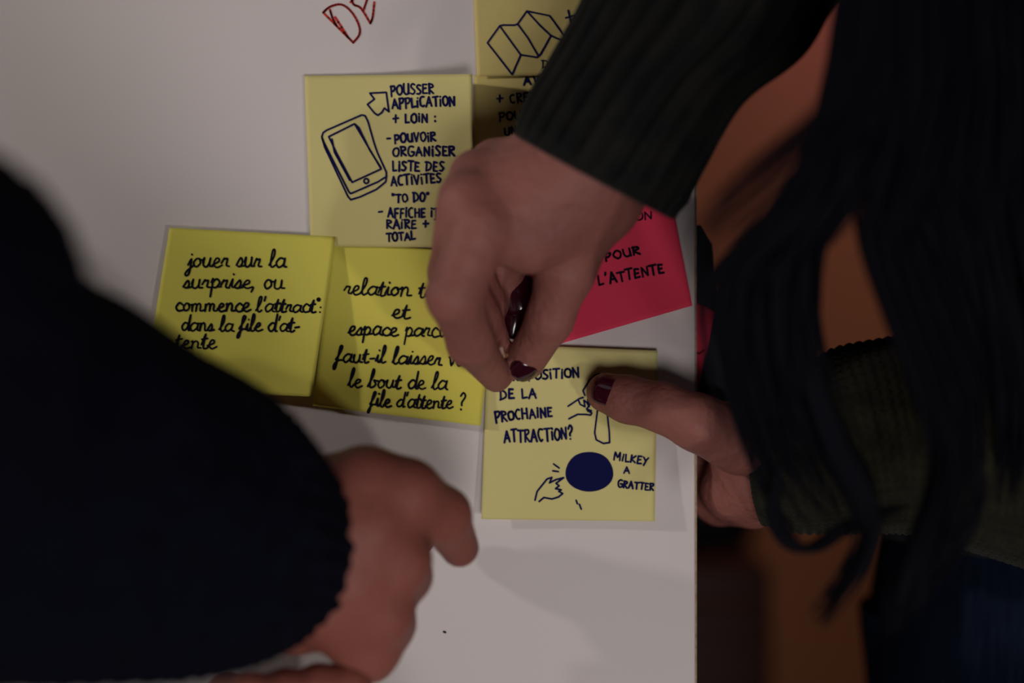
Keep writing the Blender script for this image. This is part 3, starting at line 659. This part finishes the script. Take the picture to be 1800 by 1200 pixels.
# a fold of wool bulges forward over the wrist
slB = rings_px([(505, 800, -.094, 440, 1136, -.100, .036), (468, 737, -.115, 365, 1165, -.125, .042), (425, 672, -.142, 250, 1186, -.160, .047), (322, 612, -.165, 60, 1194, -.190, .050),
                (213, 532, -.19, -150, 1200, -.225, .053), (35, 425, -.225, -450, 1260, -.27, .055), (-60, 250, -.27, -900, 1400, -.33, .056)])
slB += [(-.155, -.45, 1.06, .035, 0, -.045, .02, -.05, .03), (-.22, -.57, 1.20, .045, 0, -.035, 0, .055, .0), (-.29, -.69, 1.33, .045, 0, -.045, 0, .06, 0), (-.36, -.70, 1.36, .02, 0, -.05, 0, .06, 0)]
vn2 = vnoise(17)
vb_, fb_ = tube(slB, 22, 220, lambda s, t, L: .0030*vn2(s*.8, t)+.0006*np.cos(36*t)*(s < .06)*np.clip(s/.01, .2, 1)+.0012*np.sin(s*700+np.cos(9*t)*2), inner=.02, cap1=True, wall=.006)
sl2 = [(*P(525, 1400, -.11), .030, 0, 0, 0, .028, .01), (*e2, .034, 0, 0, 0, .034, .01), (-.30, -.26, .86, .02, 0, -.04, .02, .045, .01), (-.45, -.50, .95, .03, 0, -.05, .03, .05, .01), (-.55, -.66, 1.15, .05, 0, -.02, .0, .06, .01), (-.61, -.75, 1.30, .05, 0, -.03, 0, .065, 0), (-.58, -.75, 1.36, .02, 0, -.05, 0, .06, 0)]
v2_, f2_ = tube(sl2, 12, 60, lambda s, t, L: .002*vn2(s, t), inner=.02, cap1=True)
BB = [wchain([tuple(q[:3])+(.018,) for q in slB[1:]]), wchain2([(-.40, -.525, 1.32, .022), (-.55, -.56, 1.33, .06), (-.67, -.58, 1.30, .022)]), wchain([tuple(q[:3])+(.018,) for q in sl2[1:]]),
      wchain2([(-.55, -.56, 1.33, .07), (-.57, -.57, 1.15, .08), (-.575, -.555, .95, .085)]), wchain2([(-.55, -.56, 1.40, .06), (-.53, -.54, 1.52, .055)]),
      wchain2([(-.53, -.54, 1.63, .092), (-.50, -.51, 1.58, .066), (-.485, -.49, 1.54, .042)]), wchain2([(-.445, -.46, 1.62, .012), (-.435, -.455, 1.59, .014)], .01),
      wchain2([(-.50, -.63, 1.60, .014), (-.50, -.63, 1.57, .012)]), wchain2([(-.60, -.47, 1.60, .014), (-.60, -.47, 1.57, .012)]),
      wchain2([(-.50, -.62, .90, .06), (-.50, -.62, .50, .05), (-.50, -.62, .10, .04)]), wchain2([(-.66, -.48, .90, .06), (-.66, -.48, .50, .05), (-.66, -.48, .10, .04)])]
VC, FC = surface(BB, .03, .010)
link('body', *merge([(VH, FH), (V2, F2), (VC, FC)]), M['skin2'], pb, True)
for e in (sh((-.452, -.495, 1.617)), sh((-.485, -.462, 1.617))): link('eye', *surface([wchain([(*e, .010), (e[0]-.0005, *e[1:], .010)])], .01, .003), M['eye'], pb, True)
link('hair', *surface([wchain2([(-.545, -.555, 1.655, .095), (-.56, -.57, 1.60, .09)])], .03, .008), M['hair'], pb, True)
lB = Vector((.75, -.66, 0)); fB = Vector((.66, .75, 0))
tb = lambda z, a, b, x=-.49, y=-.73: (x, y, z, *(lB*a), *(fB*b))
t3, f3 = tube([tb(.90, .17, .13), tb(1.05, .165, .13), tb(1.25, .19, .13), tb(1.36, .18, .10), tb(1.41, .11, .08), tb(1.46, .065, .062)], 10, 90, lambda s, t, L: .003*vn2(s, t), inner=.02, cap1=True)
swb = link('sweater', *merge([(vb_, fb_), (v2_, f2_), (t3, f3), fuzz(vb_, fb_, 9000, .0045, .00018, 4)]), M['navy'], pb, True)
link('trousers', *merge([leg(-.42, -.79, .90, -.42, -.79, .095, .065), leg(-.57, -.66, .90, -.58, -.65, .095, .065), hips((-.495, -.725), .165, .115, lB, fB)]), M['navy'], pb, True)
shoe(-.42, -.79, (.66, .75, 0), M['shoe'], pb); shoe(-.58, -.65, (.66, .75, 0), M['shoe'], pb)
